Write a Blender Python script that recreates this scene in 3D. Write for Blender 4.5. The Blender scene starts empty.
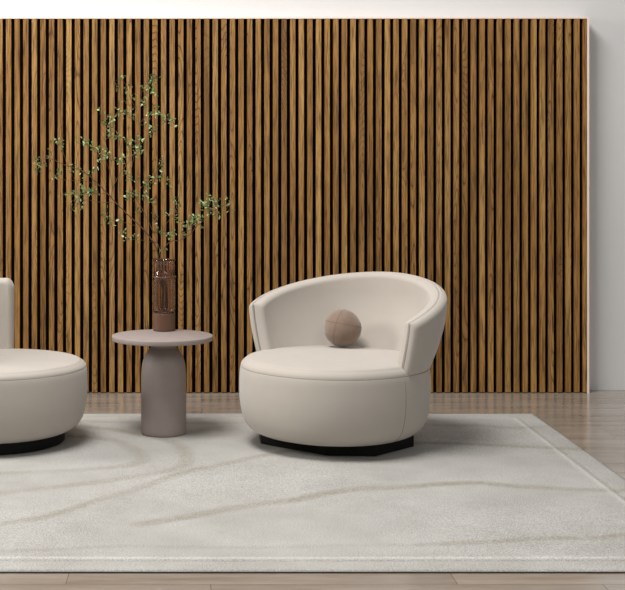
import bpy, bmesh, math, random
import numpy as np
from mathutils import Vector, Matrix

SC = bpy.context.scene
COL = SC.collection

# ------------------------------------------------------------------ camera
CAM_H, F, HX, HY = 1.2, 1320.0, 190.0, 170.0
cd = bpy.data.cameras.new('camera'); cam = bpy.data.objects.new('camera', cd); COL.objects.link(cam)
cam.location = (0, 0, CAM_H); cam.rotation_euler = (math.pi/2, 0, 0)
cd.sensor_fit = 'HORIZONTAL'; cd.sensor_width = 36.0
cd.lens = F/625*36; cd.shift_x = (312.5-HX)/625; cd.shift_y = -(295-HY)/625
SC.camera = cam

# ------------------------------------------------------------------ light
SC.view_settings.view_transform = 'Standard'; SC.view_settings.look = 'None'
SC.view_settings.gamma = 1.0; SC.view_settings.use_curve_mapping = False
SC.view_settings.exposure = 0.0
w = bpy.data.worlds.new('world'); SC.world = w; w.use_nodes = True
w.node_tree.nodes['Background'].inputs[0].default_value = (0.97, 0.98, 1.0, 1)
w.node_tree.nodes['Background'].inputs[1].default_value = 0.22

def area(name, loc, target, sx, sy, power, col):
    l = bpy.data.lights.new(name, 'AREA'); l.shape = 'RECTANGLE'; l.size = sx; l.size_y = sy
    l.energy = power; l.color = col
    o = bpy.data.objects.new(name, l); COL.objects.link(o); o.location = loc
    o.rotation_euler = (Vector(target)-Vector(loc)).to_track_quat('-Z', 'Y').to_euler()
    return o
area('window_daylight', (-4.6, 5.5, 2.5), (0.6, 5.7, 0.4), 1.6, 1.6, 145, (1.0, 0.98, 0.955))
area('overhead_fill', (-1.0, 4.25, 5.5), (0.6, 5.5, 0.3), 2.4, 1.8, 335, (1.0, 0.985, 0.97))  # fill added overhead to brighten wall, slats and seat tops; no actual fixture
area('front_right_fill', (1.6, 0.4, 3.4), (0.5, 5.0, 0.2), 2.0, 1.4, 50, (1.0, 0.985, 0.97))  # added fill from front right, lifts the armchair's right side and near floor

# ------------------------------------------------------------------ helpers
def lin(c):
    return tuple(((v/255)/12.92 if v/255 <= 0.04045 else ((v/255+0.055)/1.055)**2.4) for v in c) + (1,)

def empty(name, loc=(0, 0, 0), rz=0):
    o = bpy.data.objects.new(name, None); COL.objects.link(o)
    o.location = loc; o.rotation_euler = (0, 0, rz); o.empty_display_size = 0.1
    return o

def tag(o, label=None, cat=None, group=None, kind=None):
    if label: o['label'] = label
    if cat: o['category'] = cat
    if group: o['group'] = group
    if kind: o['kind'] = kind
    return o

def mesh(name, verts, faces, mat, parent=None, smooth=True):
    me = bpy.data.meshes.new(name); me.from_pydata([tuple(v) for v in verts], [], faces)
    me.validate()
    bm = bmesh.new(); bm.from_mesh(me); bmesh.ops.recalc_face_normals(bm, faces=bm.faces); bm.to_mesh(me); bm.free()
    if smooth:
        me.polygons.foreach_set('use_smooth', [True]*len(me.polygons))
    me.materials.append(mat)
    o = bpy.data.objects.new(name, me); COL.objects.link(o)
    if parent: o.parent = parent
    return o

def frombm(name, bm, mat, parent=None, smooth=False):
    me = bpy.data.meshes.new(name); bm.to_mesh(me); bm.free()
    if smooth: me.polygons.foreach_set('use_smooth', [True]*len(me.polygons))
    me.materials.append(mat)
    o = bpy.data.objects.new(name, me); COL.objects.link(o)
    if parent: o.parent = parent
    return o

class Geo:
    def __init__(s): s.v = []; s.f = []
    def box(s, x0, x1, y0, y1, z0, z1):
        n = len(s.v)
        s.v += [(x0,y0,z0),(x1,y0,z0),(x1,y1,z0),(x0,y1,z0),(x0,y0,z1),(x1,y0,z1),(x1,y1,z1),(x0,y1,z1)]
        s.f += [tuple(n+i for i in q) for q in ((0,3,2,1),(4,5,6,7),(0,1,5,4),(1,2,6,5),(2,3,7,6),(3,0,4,7))]
    def tube(s, pts, rad, seg=6, cap=True, closed=False):
        pts = [Vector(p) for p in pts]; n0 = len(s.v); N = len(pts)
        if not hasattr(rad, '__len__'): rad = [rad]*N
        up = Vector((0.13, 0.21, 0.97)).normalized()
        for i, p in enumerate(pts):
            if closed: t = pts[(i+1) % N]-pts[i-1]
            else: t = pts[min(i+1, N-1)]-pts[max(i-1, 0)]
            if t.length < 1e-9: t = Vector((0, 0, 1))
            t.normalize()
            a = t.cross(up)
            if a.length < 0.05: a = t.cross(Vector((1, 0, 0)))
            a.normalize(); b = t.cross(a)
            for k in range(seg):
                q = 2*math.pi*k/seg
                s.v.append(tuple(p+(a*math.cos(q)+b*math.sin(q))*rad[i]))
        for i in range(N if closed else N-1):
            j = (i+1) % N
            for k in range(seg):
                s.f.append((n0+i*seg+k, n0+i*seg+(k+1) % seg, n0+j*seg+(k+1) % seg, n0+j*seg+k))
        if cap and not closed:
            s.f.append(tuple(n0+k for k in range(seg))[::-1]); s.f.append(tuple(n0+(N-1)*seg+k for k in range(seg)))
    def lathe(s, prof, seg=96, fr=None, sup=2.0):
        """prof: (r,z) list; r<=1e-6 ends become poles; fr(theta, r, z) may modulate the radius"""
        n0 = len(s.v); rings = []
        for (r, z) in prof:
            if r < 1e-6:
                rings.append([len(s.v)]); s.v.append((0, 0, z)); continue
            ring = []
            for k in range(seg):
                q = 2*math.pi*k/seg; c, sn = math.cos(q), math.sin(q)
                rr = r if sup == 2.0 else r/((abs(c)**sup+abs(sn)**sup)**(1/sup))
                if fr: rr = fr(q, rr, z)
                ring.append(len(s.v)); s.v.append((rr*c, rr*sn, z))
            rings.append(ring)
        for a, b in zip(rings[:-1], rings[1:]):
            if len(a) == 1 and len(b) == 1: continue
            for k in range(seg):
                k2 = (k+1) % seg
                if len(a) == 1: s.f.append((a[0], b[k], b[k2]))
                elif len(b) == 1: s.f.append((a[k], b[0], a[k2]))
                else: s.f.append((a[k], a[k2], b[k2], b[k]))
    def build(s, name, mat, parent=None, smooth=True):
        return mesh(name, s.v, s.f, mat, parent, smooth)

def smoothpts(ctrl, n=8):
    """Catmull-Rom through 2-D or 3-D control points"""
    P = [Vector(p) for p in ctrl]; out = []
    for i in range(len(P)-1):
        p0, p1, p2, p3 = P[max(i-1, 0)], P[i], P[i+1], P[min(i+2, len(P)-1)]
        for k in range(n):
            t = k/n
            out.append(0.5*((2*p1)+(p2-p0)*t+(2*p0-5*p1+4*p2-p3)*t*t+(3*p1-p0-3*p2+p3)*t**3))
    out.append(P[-1]); return out

def at(px, py, Y):            # a point of the room seen at that pixel, at depth Y
    return Vector(((px-HX)*Y/F, Y, CAM_H-(py-HY)*Y/F))
def onfloor(px, py):
    Y = CAM_H*F/(py-HY); return ((px-HX)*Y/F, Y)

# ------------------------------------------------------------------ materials
def newmat(name):
    m = bpy.data.materials.new(name); m.use_nodes = True
    nt = m.node_tree; return m, nt, nt.nodes['Principled BSDF']
def N(nt, typ, **kw):
    n = nt.nodes.new(typ)
    for k, v in kw.items():
        if k in n.inputs: n.inputs[k].default_value = v
        else: setattr(n, k, v)
    return n
def ramp(nt, stops):
    r = nt.nodes.new('ShaderNodeValToRGB')
    e = r.color_ramp.elements
    while len(e) < len(stops): e.new(0.5)
    for i, (p, c) in enumerate(stops): e[i].position = p; e[i].color = c
    return r
def g(v): return (v, v, v, 1)
def mixc(nt, a, b, fac, mode='MIX'):
    m = nt.nodes.new('ShaderNodeMix'); m.data_type = 'RGBA'; m.blend_type = mode
    L = nt.links
    for sock, val in ((m.inputs[0], fac), (m.inputs[6], a), (m.inputs[7], b)):
        if hasattr(val, 'is_output'): L.new(val, sock)
        else: sock.default_value = val
    return m.outputs[2]

def plain(name, col, rough=0.6, var=0.04, scale=12, bump=0.0, bscale=200, sheen=0.0, spec=0.4):
    m, nt, b = newmat(name); L = nt.links
    tc = N(nt, 'ShaderNodeTexCoord'); no = N(nt, 'ShaderNodeTexNoise', Scale=scale, Detail=4.0)
    L.new(tc.outputs['Object'], no.inputs['Vector'])
    c = lin(col)
    r = ramp(nt, [(0.3, tuple(max(0, v*(1-var)) for v in c[:3])+(1,)), (0.7, tuple(min(1, v*(1+var)) for v in c[:3])+(1,))])
    L.new(no.outputs[0], r.inputs[0]); L.new(r.outputs[0], b.inputs['Base Color'])
    b.inputs['Roughness'].default_value = rough; b.inputs['Specular IOR Level'].default_value = spec
    b.inputs['Sheen Weight'].default_value = sheen
    if bump:
        n2 = N(nt, 'ShaderNodeTexNoise', Scale=bscale, Detail=3.0); L.new(tc.outputs['Object'], n2.inputs['Vector'])
        bp = N(nt, 'ShaderNodeBump', Strength=bump, Distance=0.002); L.new(n2.outputs[0], bp.inputs['Height'])
        L.new(bp.outputs[0], b.inputs['Normal'])
    return m

M_wall = plain('wall_paint', (212, 211, 209), 0.9, 0.015, 1.5, 0.05, 90, spec=0.15)
M_fabric = plain('greige_fabric', (178, 170, 160), 0.85, 0.02, 9, 0.25, 420, sheen=0.25, spec=0.2)
M_seam = plain('seam_thread', (150, 142, 130), 0.9, 0.02)
M_groove = plain('groove_fabric', (170, 162, 152), 0.9, 0.02)
M_plinth = plain('black_lacquer', (9, 8, 8), 0.6, 0.1, spec=0.2)
M_ball = plain('brown_wool', (128, 109, 95), 0.95, 0.06, 60, 0.5, 300, sheen=0.4, spec=0.1)
M_ballseam = plain('brown_seam', (104, 86, 76), 0.95, 0.05)
M_table = plain('taupe_plaster', (148, 136, 130), 0.55, 0.05, 14, 0.12, 60, spec=0.35)
M_trim = plain('pale_trim', (238, 220, 209), 0.5, 0.01)
M_black = plain('black_felt', (7, 6, 6), 1.0, 0.1, spec=0.05)
M_bark = plain('bark', (84, 64, 52), 0.85, 0.2, 40)
M_brown = plain('brown_ceramic', (96, 68, 52), 0.3, 0.08, 20, spec=0.5)

# leaves: green that differs from leaf to leaf
M_leaf, nt, b = newmat('leaf_green'); L = nt.links
ge = N(nt, 'ShaderNodeNewGeometry')
r = ramp(nt, [(0.0, lin((76, 102, 50))), (0.5, lin((112, 140, 76))), (0.85, lin((146, 170, 104))), (1.0, lin((190, 204, 152)))])
L.new(ge.outputs['Random Per Island'], r.inputs[0]); L.new(r.outputs[0], b.inputs['Base Color'])
b.inputs['Roughness'].default_value = 0.45

# smoked brown glass
M_glass, nt, b = newmat('smoked_brown_glass')
b.inputs['Base Color'].default_value = lin((228, 208, 192)); b.inputs['Transmission Weight'].default_value = 1.0
b.inputs['Roughness'].default_value = 0.02; b.inputs['IOR'].default_value = 1.45

# oak slats
M_oak, nt, b = newmat('oak_slats'); L = nt.links
tc = N(nt, 'ShaderNodeTexCoord'); ge = N(nt, 'ShaderNodeNewGeometry')
sc = N(nt, 'ShaderNodeVectorMath', operation='MULTIPLY'); sc.inputs[1].default_value = (1, 1, 0.055)
L.new(tc.outputs['Object'], sc.inputs[0])
off = N(nt, 'ShaderNodeMath', operation='MULTIPLY'); L.new(ge.outputs['Random Per Island'], off.inputs[0]); off.inputs[1].default_value = 57.0
cx = N(nt, 'ShaderNodeCombineXYZ'); L.new(off.outputs[0], cx.inputs[2]); L.new(off.outputs[0], cx.inputs[1])
ad = N(nt, 'ShaderNodeVectorMath', operation='ADD'); L.new(sc.outputs[0], ad.inputs[0]); L.new(cx.outputs[0], ad.inputs[1])
# broad tone along the slat
n1 = N(nt, 'ShaderNodeTexNoise', Scale=14.0, Detail=3.0); L.new(ad.outputs[0], n1.inputs['Vector'])
# fine fibres
n2 = N(nt, 'ShaderNodeTexNoise', Scale=150.0, Detail=4.0, Roughness=0.6); L.new(ad.outputs[0], n2.inputs['Vector'])
# cathedral grain: bands through a warped field
sc2 = N(nt, 'ShaderNodeVectorMath', operation='MULTIPLY'); sc2.inputs[1].default_value = (1, 1, 0.10)
L.new(tc.outputs['Object'], sc2.inputs[0])
ad2 = N(nt, 'ShaderNodeVectorMath', operation='ADD'); L.new(sc2.outputs[0], ad2.inputs[0]); L.new(cx.outputs[0], ad2.inputs[1])
n3 = N(nt, 'ShaderNodeTexNoise', Scale=9.0, Detail=1.0); L.new(ad2.outputs[0], n3.inputs['Vector'])
mu = N(nt, 'ShaderNodeMath', operation='MULTIPLY'); L.new(n3.outputs[0], mu.inputs[0]); mu.inputs[1].default_value = 44.0
fr = N(nt, 'ShaderNodeMath', operation='FRACT'); L.new(mu.outputs[0], fr.inputs[0])
rg = ramp(nt, [(0.0, g(1)), (0.16, g(0.1)), (0.5, g(0)), (0.9, g(0.15)), (1.0, g(1))]); L.new(fr.outputs[0], rg.inputs[0])
n4 = N(nt, 'ShaderNodeTexNoise', Scale=5.0, Detail=0.0); L.new(ad.outputs[0], n4.inputs['Vector'])
rm = ramp(nt, [(0.46, g(0.12)), (0.60, g(1))]); L.new(n4.outputs[0], rm.inputs[0])
gm = N(nt, 'ShaderNodeMath', operation='MULTIPLY'); L.new(rg.outputs[0], gm.inputs[0]); L.new(rm.outputs[0], gm.inputs[1])
gm2 = N(nt, 'ShaderNodeMath', operation='MULTIPLY'); L.new(gm.outputs[0], gm2.inputs[0]); gm2.inputs[1].default_value = 0.9
r1 = ramp(nt, [(0.28, lin((118, 83, 42))), (0.5, lin((150, 109, 58))), (0.72, lin((174, 135, 80)))]); L.new(n1.outputs[0], r1.inputs[0])
r2 = ramp(nt, [(0.36, g(0.42)), (0.5, g(0.95)), (0.66, g(1.22))]); L.new(n2.outputs[0], r2.inputs[0])
c1 = mixc(nt, r1.outputs[0], r2.outputs[0], 1.0, 'MULTIPLY')
rt = ramp(nt, [(0, g(0.90)), (0.5, (1.0, 0.99, 0.98, 1)), (1, (1.07, 1.07, 1.02, 1))]); L.new(ge.outputs['Random Per Island'], rt.inputs[0])
c2 = mixc(nt, c1, rt.outputs[0], 1.0, 'MULTIPLY')
c3 = mixc(nt, c2, lin((70, 38, 16)), gm2.outputs[0])
L.new(c3, b.inputs['Base Color']); b.inputs['Roughness'].default_value = 0.6; b.inputs['Specular IOR Level'].default_value = 0.22

# plank floor
M_floor, nt, b = newmat('plank_floor'); L = nt.links
tc = N(nt, 'ShaderNodeTexCoord')
mp = N(nt, 'ShaderNodeMapping'); L.new(tc.outputs['Object'], mp.inputs['Vector'])
mp.inputs['Location'].default_value = (-0.06, -3.823+0.176*40, 0)
br = N(nt, 'ShaderNodeTexBrick', Scale=1.0); L.new(mp.outputs[0], br.inputs['Vector'])
br.inputs['Color1'].default_value = g(0); br.inputs['Color2'].default_value = g(1)
br.inputs['Mortar Size'].default_value = 0.0012; br.inputs['Mortar Smooth'].default_value = 0.3
br.inputs['Brick Width'].default_value = 1.135; br.inputs['Row Height'].default_value = 0.176; br.offset = 0.37; br.offset_frequency = 2
br.inputs['Mortar'].default_value = g(0.5); br.inputs['Bias'].default_value = 0.0
st = N(nt, 'ShaderNodeVectorMath', operation='MULTIPLY'); st.inputs[1].default_value = (0.12, 1.0, 1.0); L.new(tc.outputs['Object'], st.inputs[0])
sx = N(nt, 'ShaderNodeMath', operation='MULTIPLY'); L.new(br.outputs['Color'], sx.inputs[0]); sx.inputs[1].default_value = 9.0
cz = N(nt, 'ShaderNodeCombineXYZ'); L.new(sx.outputs[0], cz.inputs[2])
av = N(nt, 'ShaderNodeVectorMath', operation='ADD'); L.new(st.outputs[0], av.inputs[0]); L.new(cz.outputs[0], av.inputs[1])
f1 = N(nt, 'ShaderNodeTexNoise', Scale=11.0, Detail=5.0, Roughness=0.6); L.new(av.outputs[0], f1.inputs['Vector'])
f2 = N(nt, 'ShaderNodeTexNoise', Scale=120.0, Detail=3.0); L.new(av.outputs[0], f2.inputs['Vector'])
ra = ramp(nt, [(0.25, lin((130, 117, 103))), (0.5, lin((150, 139, 127))), (0.75, lin((163, 153, 142)))]); L.new(f1.outputs[0], ra.inputs[0])
rb = ramp(nt, [(0.3, g(0.88)), (0.7, g(1.05))]); L.new(f2.outputs[0], rb.inputs[0])
rc = ramp(nt, [(0, g(0.90)), (1, g(1.04))]); L.new(br.outputs['Color'], rc.inputs[0])
c = mixc(nt, ra.outputs[0], rb.outputs[0], 1.0, 'MULTIPLY'); c = mixc(nt, c, rc.outputs[0], 1.0, 'MULTIPLY')
c = mixc(nt, c, lin((102, 90, 80)), br.outputs['Fac'])
L.new(c, b.inputs['Base Color'])
b.inputs['Specular IOR Level'].default_value = 0.5; b.inputs['IOR'].default_value = 1.8
rr = ramp(nt, [(0.3, g(0.13)), (0.7, g(0.20))]); L.new(f1.outputs[0], rr.inputs[0]); L.new(rr.outputs[0], b.inputs['Roughness'])
bp = N(nt, 'ShaderNodeBump', Strength=0.25, Distance=0.001); L.new(f2.outputs[0], bp.inputs['Height']); L.new(bp.outputs[0], b.inputs['Normal'])

# rug: woven ivory with drawn veins stored as a pattern attribute
M_rug, nt, b = newmat('woven_rug'); L = nt.links
tc = N(nt, 'ShaderNodeTexCoord'); at_ = N(nt, 'ShaderNodeAttribute'); at_.attribute_name = 'pattern'
se = N(nt, 'ShaderNodeSeparateColor'); L.new(at_.outputs['Color'], se.inputs[0])
q1 = N(nt, 'ShaderNodeTexNoise', Scale=2.6, Detail=5.0, Roughness=0.65); L.new(tc.outputs['Object'], q1.inputs['Vector'])
q2 = N(nt, 'ShaderNodeTexNoise', Scale=240.0, Detail=2.0); L.new(tc.outputs['Object'], q2.inputs['Vector'])
qa = ramp(nt, [(0.3, lin((160, 157, 151))), (0.7, lin((178, 176, 171)))]); L.new(q1.outputs[0], qa.inputs[0])
qb = ramp(nt, [(0.36, g(0.72)), (0.64, g(1.22))]); L.new(q2.outputs[0], qb.inputs[0])
c = mixc(nt, qa.outputs[0], lin((146, 140, 127)), se.outputs[0])
c = mixc(nt, c, lin((232, 229, 222)), se.outputs[1])
c = mixc(nt, c, lin((136, 126, 112)), se.outputs[2])
c = mixc(nt, c, qb.outputs[0], 1.0, 'MULTIPLY')
L.new(c, b.inputs['Base Color']); b.inputs['Roughness'].default_value = 0.95; b.inputs['Specular IOR Level'].default_value = 0.1
bp = N(nt, 'ShaderNodeBump', Strength=0.6, Distance=0.003); L.new(q2.outputs[0], bp.inputs['Height']); L.new(bp.outputs[0], b.inputs['Normal'])
M_bind = plain('rug_backing', (70, 60, 50), 0.95, 0.2, 80)

# ------------------------------------------------------------------ room
gq = Geo(); gq.box(-5.0, 5.0, -0.5, 7.3, -0.08, 0.0)
tag(gq.build('floor', M_floor, smooth=False), kind='structure')
gq = Geo(); gq.box(-5.0, 5.0, 7.2, 7.3, 0.0, 3.2)
tag(gq.build('wall_back', M_wall, smooth=False), kind='structure')

# ------------------------------------------------------------------ slatted wall panel
PY = 7.10                                  # front of the slats
PIT = 8.614*PY/F
gapw = 3.5*PY/F
x_last_gap = (581.35-HX)*PY/F
zt = CAM_H-(18.6-HY)*PY/F
xr = (587.2-HX)*PY/F; NS = 86
xl = x_last_gap-PIT*NS
p = tag(empty('slatted_wall_panel', ((xl+xr)/2, PY+0.05, 0)),
        'tall wide panel of vertical brown oak slats with black gaps standing against the pale wall', 'wall panel')
ox, oy = -(xl+xr)/2, -(PY+0.05)
gq = Geo()
for k in range(NS+1):
    a = x_last_gap-PIT*k+gapw/2
    e = a+PIT-gapw if k else xr
    gq.box(a+ox, e+ox, PY+oy, PY+0.022+oy, 0.004, zt)
sl = gq.build('slats', M_oak, p, smooth=False)
gq = Geo(); gq.box(xl+ox, xr+ox, PY+0.022+oy, PY+0.095+oy, 0.004, zt)
gq.build('backing_board', M_black, p, smooth=False)
gq = Geo(); tw = 0.0105
gq.box(xl+ox-tw, xr+ox+tw, PY+oy-0.002, PY+0.096+oy, zt, zt+tw)
gq.box(xr+ox, xr+ox+tw, PY+oy-0.002, PY+0.096+oy, 0.0, zt)
gq.box(xl+ox-tw, xl+ox, PY+oy-0.002, PY+0.096+oy, 0.0, zt)
o = gq.build('edge_trim', M_trim, p, smooth=False); o['label'] = 'thin pale pinkish edge strip'

# ------------------------------------------------------------------ rug
RX0, RX1, RY0, RY1, RT = -1.95, 1.68, 3.93, 6.465, 0.009
NX, NY = 330, 230
xs = np.linspace(RX0, RX1, NX+1); ys = np.linspace(RY0, RY1, NY+1)
# finer rows at the near edge, where the border is woven
X, Y = np.meshgrid(xs, ys)
rng = np.random.RandomState(3)
lines = [
 (0.75, .034, [(66,427),(108,431),(160,440),(180,448),(187,458),(182,468),(152,476),(100,484),(40,491),(-40,500)]),
 (0.70, .034, [(70,438),(112,442),(132,450),(142,458),(136,466),(108,470),(60,473),(-20,476)]),
 (0.85, .028, [(330,446),(266,457),(220,467),(180,476),(136,492),(100,502),(64,514),(32,522),(-20,530)]),
 (0.90, .034, [(700,494),(625,493),(582,492),(548,490),(513,488),(479,485),(444,486),(396,490),(361,491),(326,496),(290,503),(255,507),(220,513),(200,517),(170,522),(140,527)]),
 (0.80, .024, [(700,534),(625,538),(596,541),(565,541),(530,542),(496,544.5),(462,546),(417,548)]),
 (0.40, .018, [(417,548),(343,548),(290,549.6),(220,550),(120,549),(60,552),(-20,555)]),
 (0.85, .030, [(600,452.5),(565,450.5),(530,449),(496,447.5),(462,446),(427,445),(380,444)]),
 (0.60, .034, [(545,428),(513,430),(479,427.5),(430,427),(380,426)]),
 (0.55, .034, [(250,424),(200,425),(130,424),(80,423),(0,422)]),
]
pat = np.zeros_like(X)
for (amp, wd, pl) in lines:
    P = smoothpts([onfloor(*q) for q in pl], 14)
    P = [tuple(q) for q in P]
    D = np.full(X.shape, 9.0)
    for (a, c_) in zip(P[:-1], P[1:]):
        ax, ay = a; bx_, by_ = c_; dx, dy = bx_-ax, by_-ay; l2 = dx*dx+dy*dy+1e-12
        t = np.clip(((X-ax)*dx+(Y-ay)*dy)/l2, 0, 1)
        D = np.minimum(D, np.hypot(X-ax-t*dx, Y-ay-t*dy))
    ph = rng.rand(4)*6
    wv = 0.75+0.25*np.sin(X*7+ph[0])*np.sin(X*3.1+Y*5+ph[1])
    pat = np.maximum(pat, amp*wv*np.exp(-(D/wd)**3))
pat *= 0.55+0.75*rng.rand(*pat.shape)
de = np.minimum(np.minimum(X-RX0, RX1-X), np.minimum(Y-RY0, RY1-Y))
pale = np.exp(-((de-0.125)/0.006)**2)*0.45
dark = np.exp(-((de-0.10)/0.008)**2)*0.45*(0.5+0.5*rng.rand(*X.shape))
Z = RT+0*X+0.0012*np.sin(X*3+1)*np.sin(Y*4)-0.003*np.exp(-((de-0.10)/0.012)**2)+0.0012*np.exp(-((de-0.125)/0.012)**2)
Z = np.where(de < 0.012, Z-(0.012-de)*0.35, Z)
rugcx, rugcy = (RX0+RX1)/2, (RY0+RY1)/2
V = [(x-rugcx, y-rugcy, z) for x, y, z in zip(X.ravel(), Y.ravel(), Z.ravel())]
Wd = NX+1
FC = [(j*Wd+i, j*Wd+i+1, (j+1)*Wd+i+1, (j+1)*Wd+i) for j in range(NY) for i in range(NX)]
# side skirt and underside
edge = [i for i in range(NX+1)]+[j*Wd+NX for j in range(1, NY+1)]+[NY*Wd+i for i in range(NX-1, -1, -1)]+[j*Wd for j in range(NY-1, 0, -1)]
n0 = len(V); V += [(V[i][0], V[i][1], 0.002) for i in edge]
E = len(edge)
FC += [(edge[k], n0+k, n0+(k+1) % E, edge[(k+1) % E]) for k in range(E)]
rug = mesh('rug', V, FC, M_rug)
rug.location = (rugcx, rugcy, 0)
tag(rug, 'large ivory woven rug with beige wavy veins lying on the wood floor', 'rug')
ca = rug.data.color_attributes.new('pattern', 'FLOAT_COLOR', 'POINT')
buf = np.zeros((len(V), 4)); m_ = (Wd*(NY+1))
buf[:m_, 0] = pat.ravel(); buf[:m_, 1] = pale.ravel(); buf[:m_, 2] = dark.ravel(); buf[:, 3] = 1
ca.data.foreach_set('color', buf.ravel())
gq = Geo(); gq.box(RX0-rugcx+.002, RX1-rugcx-.002, RY0-rugcy-.004, RY1-rugcy-.002, 0.0005, 0.004)
o = gq.build('backing', M_bind, rug, smooth=False); o['label'] = 'dark brown backing edge'

# ------------------------------------------------------------------ armchair pieces (local: +Y is the back, -Y the front)
def rim_shell(params, side):
    """one padded half of the curved backrest. side -1 inner, +1 outer."""
    ph0, ph1, ztop, rmid, zb, t = params
    NU, NV = 120, 34
    us = [(1-math.cos(math.pi*i/NU))/2*0.65+0.35*i/NU for i in range(NU+1)]
    vs = [(1-math.cos(math.pi*i/NV))/2*0.75+0.25*i/NV for i in range(NV+1)]
    def mid(u, v):
        f = ph0+(ph1-ph0)*u; z = zb+(ztop(f)-zb)*v; r = rmid(f, z)
        return np.array((r*math.sin(math.radians(f)), r*math.cos(math.radians(f)), z))
    G = np.array([[mid(u, v) for v in vs] for u in us])
    Nn = np.zeros_like(G)
    e = 1e-3
    for i, u in enumerate(us):
        for j, v in enumerate(vs):
            du = mid(min(u+e, 1), v)-mid(max(u-e, 0), v); dv = mid(u, min(v+e, 1))-mid(u, max(v-e, 0))
            n = np.cross(dv, du); Nn[i, j] = n/np.linalg.norm(n)
    # distances to the free edges
    H = np.array([ztop(ph0+(ph1-ph0)*u)-zb for u in us])
    R = 0.42*math.radians(ph1-ph0)
    V = []; hh = np.zeros((NU+1, NV+1))
    half = t/2*(1.15 if side < 0 else .8)
    rho = 0.024 if side < 0 else 0.026
    kk2 = np.zeros((NU+1, NV+1))
    def k(d, rh): q = min(max(d/rh, 0), 1); return math.sqrt(max(0, 1-(1-q)**2))
    for i, u in enumerate(us):
        for j, v in enumerate(vs):
            dt = (1-v)*H[i]; db = v*H[i]*1.6; de_ = min(u, 1-u)*R
            hh[i, j] = k(dt, rho)*k(de_, rho)*k(db, 0.03)
            kk2[i, j] = k(min(dt, de_, db), 0.009)
    T = 2*half; gr = 0.17*T
    front = G+Nn*(side*(gr+(T-gr)*hh[..., None])); back = G+Nn*(side*gr*(1-kk2[..., None])+side*1e-4)
    W = NV+1
    V = [tuple(q) for q in front.reshape(-1, 3)]+[tuple(q) for q in back.reshape(-1, 3)]
    o = (NU+1)*W; F_ = []
    for i in range(NU):
        for j in range(NV):
            a, b_, c_, d = i*W+j, (i+1)*W+j, (i+1)*W+j+1, i*W+j+1
            F_.append((a, b_, c_, d)); F_.append((o+a, o+d, o+c_, o+b_))
    return V, F_, G

def shell(params, parent, piping=True):
    for side, nm in ((-1, 'backrest_inner_pad'), (1, 'backrest_outer_shell')):
        V, F_, G = rim_shell(params, side)
        ob = mesh(nm, V, F_, M_fabric, parent)
        bm = bmesh.new(); bm.from_mesh(ob.data); bmesh.ops.remove_doubles(bm, verts=bm.verts, dist=1e-5)
        bmesh.ops.recalc_face_normals(bm, faces=bm.faces); bm.to_mesh(ob.data); bm.free()
    path = [Vector(q) for q in G[0, 2:-1]]+[Vector(q) for q in G[:, -1]]+[Vector(q) for q in G[-1, 2:-1][::-1]]
    cen = Vector((0, 0, 0.5))
    gq = Geo(); gq.tube([q-Vector((0, 0, 0.0045)) for q in path], 0.0022, 6)
    gq.build('piping', M_groove, parent)

def seat_body(parent, R, prof_body, prof_seat, zseam, sup=2.1):
    gq = Geo(); gq.lathe([(r*R, z) for r, z in prof_body], 128, sup=sup); gq.build('seat_base', M_fabric, parent)
    gq = Geo(); gq.lathe([(r*R, z) for r, z in prof_seat], 128, sup=sup); c = gq.build('seat_cushion', M_fabric, parent)
    gq = Geo(); pts = []
    for k in range(128):
        q = 2*math.pi*k/128; cc, ss = math.cos(q), math.sin(q)
        rr = 0.988*R/((abs(cc)**sup+abs(ss)**sup)**(1/sup)); pts.append((rr*cc, rr*ss, zseam))
    gq.tube(pts, 0.0011, 5, closed=True); gq.build('seam', M_seam, c)

def dens(pr, n=6): return [tuple(q) for q in smoothpts(pr, n)]
BODY = [(0, .050)]+dens([(.70, .050), (.80, .055), (.89, .074), (.955, .110), (.99, .165), (1.004, .225), (1.004, .28), (.999, .318), (.991, .337)], 5)+[(.986, .3385), (0, .3385)]
SEAT = [(0, .3386), (.985, .3386)]+dens([(.989, .340), (.984, .350), (.968, .360), (.940, .369), (.90, .378), (.75, .384), (.4, .389), (0.0, .390)], 5)

# chair 1 --------------------------------------------------------------
CH = (0.629, 5.75)
arm = tag(empty('armchair', (CH[0], CH[1], RT), math.radians(-42)),
          'greige curved tub armchair on a black faceted plinth, holding a brown ball on its seat', 'armchair')
seat_body(arm, 0.406, BODY, SEAT, .3385)
def ztop1(f): return 0.562+0.158*(1-(abs(f)/100)**1.8)-.00010*f
def rmid1(f, z):
    A = .082*(1-.45*(abs(f)/100)**4)
    return .373+A*math.sin(math.pi/2*min(max((z-.335)/.30, 0), 1))
shell((-96.5, 97, ztop1, rmid1, .341, .040), arm)
# vertical side seams on the base below each arm tip
BP = dens([(.84, .062), (.89, .074), (.955, .110), (.99, .165), (1.004, .225), (1.004, .28), (.996, .318), (.985, .337)], 5)
for sg in (1, -1):
    q = math.radians(90-sg*98.5); gq = Geo(); cc, ss = math.cos(q), math.sin(q); sup = 2.1
    kk = 0.406/((abs(cc)**sup+abs(ss)**sup)**(1/sup))
    gq.tube([(r*kk*cc*1.0, r*kk*ss*1.0, z) for r, z in BP], 0.0017, 5)
    gq.build('side_seam', M_seam, arm)
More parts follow.
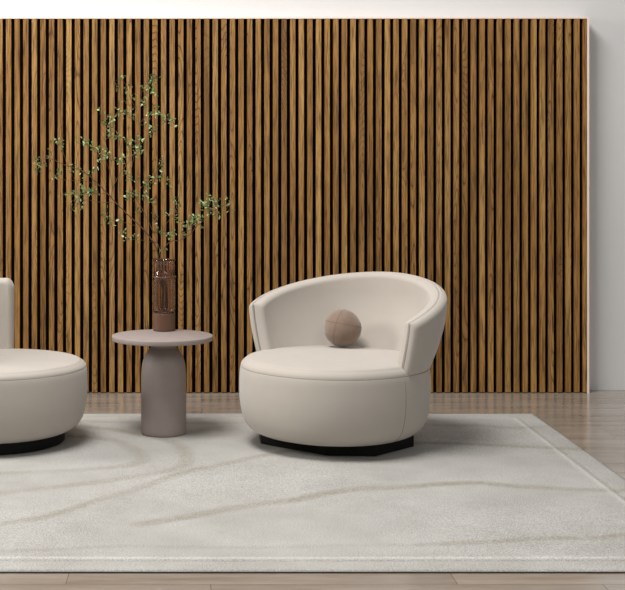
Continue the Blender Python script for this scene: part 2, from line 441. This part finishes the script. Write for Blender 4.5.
# faceted plinth
pl = [(-.321, -.01), (-.062, -.25), (.138, -.27), (.334, -.07), (.334, .09), (.10, .29), (-.10, .29), (-.321, .12)]
rot = Matrix.Rotation(math.radians(42), 2)
pl = [rot @ Vector(q) for q in pl]
nn = len(pl)
V = [(q.x, q.y, 0.002) for q in pl]+[(q.x, q.y, 0.075) for q in pl]
FF = [tuple(range(nn))[::-1], tuple(range(nn, 2*nn))]+[(i, (i+1) % nn, nn+(i+1) % nn, nn+i) for i in range(nn)]
mesh('plinth', V, FF, M_plinth, arm, smooth=False)

# ball -------------------------------------------------------------
bx, by = 0.692, 5.985
ball = tag(empty('ball_cushion', (bx, by, RT+.3885)), 'brown fabric ball with dark seams resting on the seat of the armchair', 'ball cushion')
RB = 0.085
gq = Geo(); gq.lathe([(RB*math.sin(math.pi*i/32), RB-RB*math.cos(math.pi*i/32)) for i in range(33)], 64)
gq.build('ball_cover', M_ball, ball)
for ax, d in (((0.183, 0.10, 1.0), RB*.225), ((0.879, -0.437, -0.195), RB*-.104)):
    n = Vector(ax).normalized(); a = n.orthogonal().normalized(); b2 = n.cross(a)
    rr_ = math.sqrt(RB*RB-d*d)
    gq = Geo(); gq.tube([Vector((0, 0, RB))+n*d+(a*math.cos(t)+b2*math.sin(t))*(rr_) for t in [2*math.pi*k/72 for k in range(72)]], 0.0009, 5, closed=True)
    gq.build('seam', M_ballseam, ball)

# chair 2 --------------------------------------------------------------
C2 = (-0.862, 5.805)
ch2 = tag(empty('swivel_chair', (C2[0], C2[1], RT), math.radians(56.5)),
          'greige round swivel chair on a round black base, left of the side table', 'armchair')
B2 = [(r, z*.965) for r, z in BODY]; S2 = [(r, .327+(z-.3386)*.75) for r, z in SEAT]
seat_body(ch2, 0.408, B2, S2, .3268, sup=2.0)
def ztop2(f):
    a = abs(f); e_ = (62-a)*math.radians(1)*.40
    return .685-(.035*(1-min(e_/.035, 1))**2.2)
shell((-62, 62, ztop2, lambda f, z: .372+.012*math.sin(math.pi/2*min(max((z-.33)/.3, 0), 1)), .327, .038), ch2)
gq = Geo(); gq.lathe([(0, 0.002), (.306, 0.002), (.310, .005), (.310, .075), (0, .075)], 96)
gq.build('round_base', M_plinth, ch2, smooth=False)

# ------------------------------------------------------------------ side table
TX, TY = -0.125, 5.975
TH = .4525-RT
tb = tag(empty('side_table', (TX, TY, RT)), 'round taupe side table with thin top and bottle shaped pedestal, holding the vase', 'side table')
gq = Geo(); gq.lathe([(0, TH-.021)]+[(.2265, TH-.021), (.2278, TH-.0205), (.2285, TH-.019), (.2285, TH-.003), (.2280, TH-.001), (.2265, TH)]+[(0, TH)], 128)
gq.build('tabletop', M_table, tb)
gq = Geo(); gq.lathe([(0, .0005), (.098, .0005)]+dens([(.0995, .002), (.1010, .008), (.1020, .03), (.1020, .14), (.1020, .25), (.1010, .28), (.0955, .322), (.084, .354), (.070, .376), (.061, .386), (.057, .393), (.056, .405), (.056, TH-.021)], 5)+[(0, TH-.021)], 96)
gq.v = [(x+.006, y, z) for x, y, z in gq.v]
gq.build('pedestal', M_table, tb)

# ------------------------------------------------------------------ vase
VX, VY, VZ = (164.2-HX)*6.145/F, 6.145, RT+TH
vs = tag(empty('vase', (VX, VY, VZ)), 'tall ribbed smoked brown glass cylinder vase on the side table', 'vase')
R0 = .0505
def flute(q, r, z): return r*(1+.05*abs(math.sin(6*q))) if .088 < z < .245 else r
outer = [(R0, .084), (R0, .095)]+[(R0, .095+i*.02) for i in range(1, 8)]+[(R0, .243), (R0+.0035, .247), (R0+.0035, .255), (R0-.001, .259), (R0-.001, .322), (R0+.002, .326), (R0+.002, .332)]
inner = [(R0-.0065, .333), (R0-.0075, .32)]+[(R0-.0075, .32-i*.03) for i in range(1, 8)]+[(R0-.0075, .090), (0, .088)]
gq = Geo(); gq.lathe([(0, .0842)]+outer+inner, 128, fr=lambda q, r, z: flute(q, r, z) if r > R0-.003 else r)
gq.build('glass_body', M_glass, vs)
gq = Geo(); gq.lathe([(0, .0003)]+dens([(.046, .0003), (.050, .003), (.0512, .010), (.0512, .076), (.050, .083)], 4)+[(0, .0838)], 64)
o = gq.build('solid_foot', M_brown, vs); o['label'] = 'opaque dark brown lower part'
gq = Geo(); gq.tube([((R0+.0035)*math.cos(t), (R0+.0035)*math.sin(t), .251) for t in [2*math.pi*k/64 for k in range(64)]], .0024, 8, closed=True)
gq.build('collar_ring', M_brown, vs)

# ------------------------------------------------------------------ branches
rnd = random.Random(11)
def branch(name, label, twigs, clusters, foot):
    """twigs: list of (radius0, radius1, end depth offset, [(px,py)...]) in the plane of the vase"""
    root = tag(empty(name, (VX, VY, VZ+.09)), label, 'branch', 'leafy branches in the vase')
    off = Vector((VX, VY, VZ+.09))
    st = Geo(); lf = Geo(); nodes = []
    def near(px, py):
        best = None
        for q in nodes:
            d = (q[0]-px)**2+(q[1]-py)**2
            if best is None or d < best[0]: best = (d, q)
        return best
    for ti, (r0, r1, dy, pts) in enumerate(twigs):
        base = 0.0
        if ti:
            base = near(*pts[0])[1][2]
            q = near(*pts[0])[1]; pts = [(q[0], q[1])]+list(pts[1:])
        sp = smoothpts(pts, 6); n = len(sp); P = []
        for i, s in enumerate(sp):
            t = i/(n-1)
            dep = base+(dy)*t**1.2
            P.append(at(s[0]+rnd.uniform(-.35, .35)*(i > 0), s[1]+rnd.uniform(-.3, .3)*(i > 0), VY+dep))
            nodes.append((s[0], s[1], dep))
        if ti == 0:
            P = [Vector((VX, VY, VZ+.094))+Vector(foot), Vector((VX, VY, VZ+.2))+Vector(foot)*.9]+P
        rad = [r0+(r1-r0)*i/(len(P)-1) for i in range(len(P))]
        st.tube([q-off for q in P], rad, 6)
    def leaf(p, d, size):
        d = d.normalized(); s = d.cross(Vector((rnd.uniform(-1, 1), rnd.uniform(-1, 1), rnd.uniform(-1, 1))))
        if s.length < .05: s = d.orthogonal()
        s.normalize(); up = d.cross(s)
        n = len(lf.v); wd = size*.27
        for (a, b_, c_) in ((0, 0, 0), (.3, .8, .10), (.62, .9, .12), (1, 0, 0), (.62, -.9, .12), (.3, -.8, .10), (.45, 0, -.02)):
            lf.v.append(tuple(p-off+d*size*a+s*wd*b_+up*size*c_))
        lf.f += [(n, n+1, n+6), (n+1, n+2, n+6), (n+2, n+3, n+6), (n+3, n+4, n+6), (n+4, n+5, n+6), (n+5, n, n+6)]
    for (cx_, cy_, k) in clusters:
        d2, q = near(cx_, cy_)
        dep = q[2]+rnd.uniform(-.05, .05)
        a = at(q[0], q[1], VY+q[2]); e = at(cx_, cy_, VY+dep)
        m1 = (a*.5+e*.5)+Vector((rnd.uniform(-.008, .008), rnd.uniform(-.01, .01), rnd.uniform(-.004, .012)))
        cur = smoothpts([a, m1, e], 4)
        st.tube([s-off for s in cur], [.0011-.0004*i/(len(cur)-1) for i in range(len(cur))], 5)
        if d2 > 60:
            for s in cur[3::2]:
                leaf(s, Vector((rnd.uniform(-1, 1), rnd.uniform(-1, 1), rnd.uniform(-.8, 1))), rnd.uniform(.013, .020))
        for i in range(int(k*1.35)):
            v = Vector((rnd.gauss(0, 1), rnd.gauss(0, 1), rnd.gauss(0, 1)))
            o_ = Vector((rnd.gauss(0, .009), rnd.gauss(0, .012), rnd.gauss(0, .010)))
            st.tube([e-off, e-off+o_], .0006, 4)
            leaf(e+o_, v, rnd.uniform(.012, .022))
    st.build('stem', M_bark, root); lf.build('leaves', M_leaf, root, smooth=False)
    return root

A = [(158.5,262),(157.5,252),(152,240),(142,228),(128,215),(116,203),(107,193),(98,184),(88,175),(80,170),(68,166),(58,162),(48,158),(41,161)]
branch('leafy_branch', 'leafy branch leaning to the far left, the longest and lowest in the vase',
 [(.0034,.0010,-.16,A),
  (.0015,.0007,.10,[(111,197),(114,185),(121,172),(130,160),(138,148),(146,138),(152,131),(155,122),(157,112)]),
  (.0012,.0006,.06,[(107,193),(96,194),(85,194),(75,194)]), (.0010,.0006,-.08,[(101,184),(84,181),(64,180),(57,177)]),
  (.0012,.0006,.08,[(116,203),(100,202),(84,200),(76,206),(71,209)]),
  (.0012,.0006,-.10,[(113,190),(110,172),(104,158),(97,150),(88,146)]),
  (.0010,.0006,.10,[(116,180),(112,165),(106,145),(106,128),(102,119)]),
  (.0010,.0005,-.06,[(142,228),(126,223),(112,220),(106,214)]), (.0010,.0005,.08,[(152,242),(140,240),(128,238),(124,231)]),
  (.0009,.0005,.05,[(68,166),(64,155),(61,146),(59,139)])],
 [(37.6,160,6),(38.5,169,6),(42,164,4),(46,158,4),(60,139,5),(58,144,4),(63,149,2),(50,151,2),(56,176.6,6),(62,172,5),(70.7,167,5),(71,173,3),(79,170,4),(85,172,4),
  (81,188.5,6),(85,193,8),(78,192,7),(93.5,192.7,7),(88,194,5),(79,199.5,5),(71.5,209.7,5),(72,194,4),(63,194,3),(81,206,5),(97,190,3),(74,201,3),
  (85,144.4,5),(93.6,147,6),(99.5,148.6,7),(106,150,7),(103,158,6),(97,157,4),(110,156,3),(82,141,3),(95,169,5),(107,215,5),(106,219,3),(111,225,4),
  (110,131,5),(117,138,4),(110,117.5,6),(102,120,3),(99,109,3),(110,126,5),(107,122,3),(111,132,4),(119.6,220.5,3),(123,231,6),(126,240,5),(136.5,238,4),
  (153,128,4),(152,132,5),(142.5,139.6,4),(136.6,145.5,7),(135,152,6),(141,150.6,5),(138,148,4),(128,144,4),(123,138,4),(125.6,157,5),(122,160,4),(118,158,4)],
 (-.012, .004, 0))
branch('leafy_branch', 'tall leafy branch rising upright from the vase to the highest leaves',
 [(.0018,.0007,.14,[(161,262),(160,252),(156,238),(149,222),(143,210),(137,200),(133,190),(131,178),(133,160),(138,140),(139,122),(137,112),(141,98),(142,88),(148,80)]),
  (.0011,.0006,-.10,[(137,112),(131,99),(127,88),(122,80),(112,82)]),
  (.0011,.0006,-.12,[(156,238),(157,225),(153,207),(148,192),(149,178),(160,178),(166,178)]),
  (.0010,.0005,.05,[(139,122),(130,116),(120,112),(112,116)]),
  (.0010,.0005,-.08,[(139,124),(148,114),(158,112),(164,118),(173,121)]),
  (.0009,.0005,.06,[(149,188),(156,174),(162,161)])],
 [(122,76,5),(130,85,3),(125.6,89.6,4),(116,91,2),(130.7,96,4),(125.6,101.4,3),(118,111,7),(124,113,6),(134,115,6),(129,112,3),(153,78.6,6),(150,85,6),(153.5,90,6),(150,93,4),(157,78,4),
  (152,83,5),(141,87,3),(143,100,6),(146,106,5),(154,108,5),(149,114,5),(150,119,3),(159.5,112.5,6),(164,117.5,6),(164.6,122,5),(169,120,3),(173,121,4),(146,124,4),
  (124,175,5),(130,178,4),(138,179,4),(143.6,186,6),(149,176,5),(147,181,3),(127.6,193,7),(133,196.5,6),(137,197,7),(129,198,4),(147,194,6),(146,199,3),(151.6,203,4),(158,179,6),(167,178,5),(162,176,4),
  (163,162,4),(160,159,4),(139,213,4),(155,223,5),(157,230,5),(154,216,2),(117,138,3)],
 (.004, .010, 0))
branch('leafy_branch', 'short leafy branch reaching out of the vase to the right',
 [(.0022,.0008,-.14,[(164,262),(164,250),(170,242),(180,240),(190,234),(197,226),(207,217),(218,208),(228,203)]),
  (.0011,.0006,.10,[(164,250),(162,240),(165,227),(172,216),(178,210)])],
 [(175,200,5),(177.6,204,5),(177.6,212.5,5),(168,214,4),(179.7,222,5),(184.4,225,6),(183,232,6),(192.5,218,7),(199,216,6),(195,221,6),(188,220,3),(192,226,4),(200.7,225,3),(201,204,5),(206,204,6),
  (209.5,197.6,4),(213.6,199,6),(217.6,201.7,3),(209.5,209,7),(211.5,214,5),(207,207,4),(218,214,3),(227,199,4),(228,207,6),(229,210.5,3),(169.5,234,5),(173,234,5),(169,238,5),(161,246,3)],
 (.012, -.004, 0))
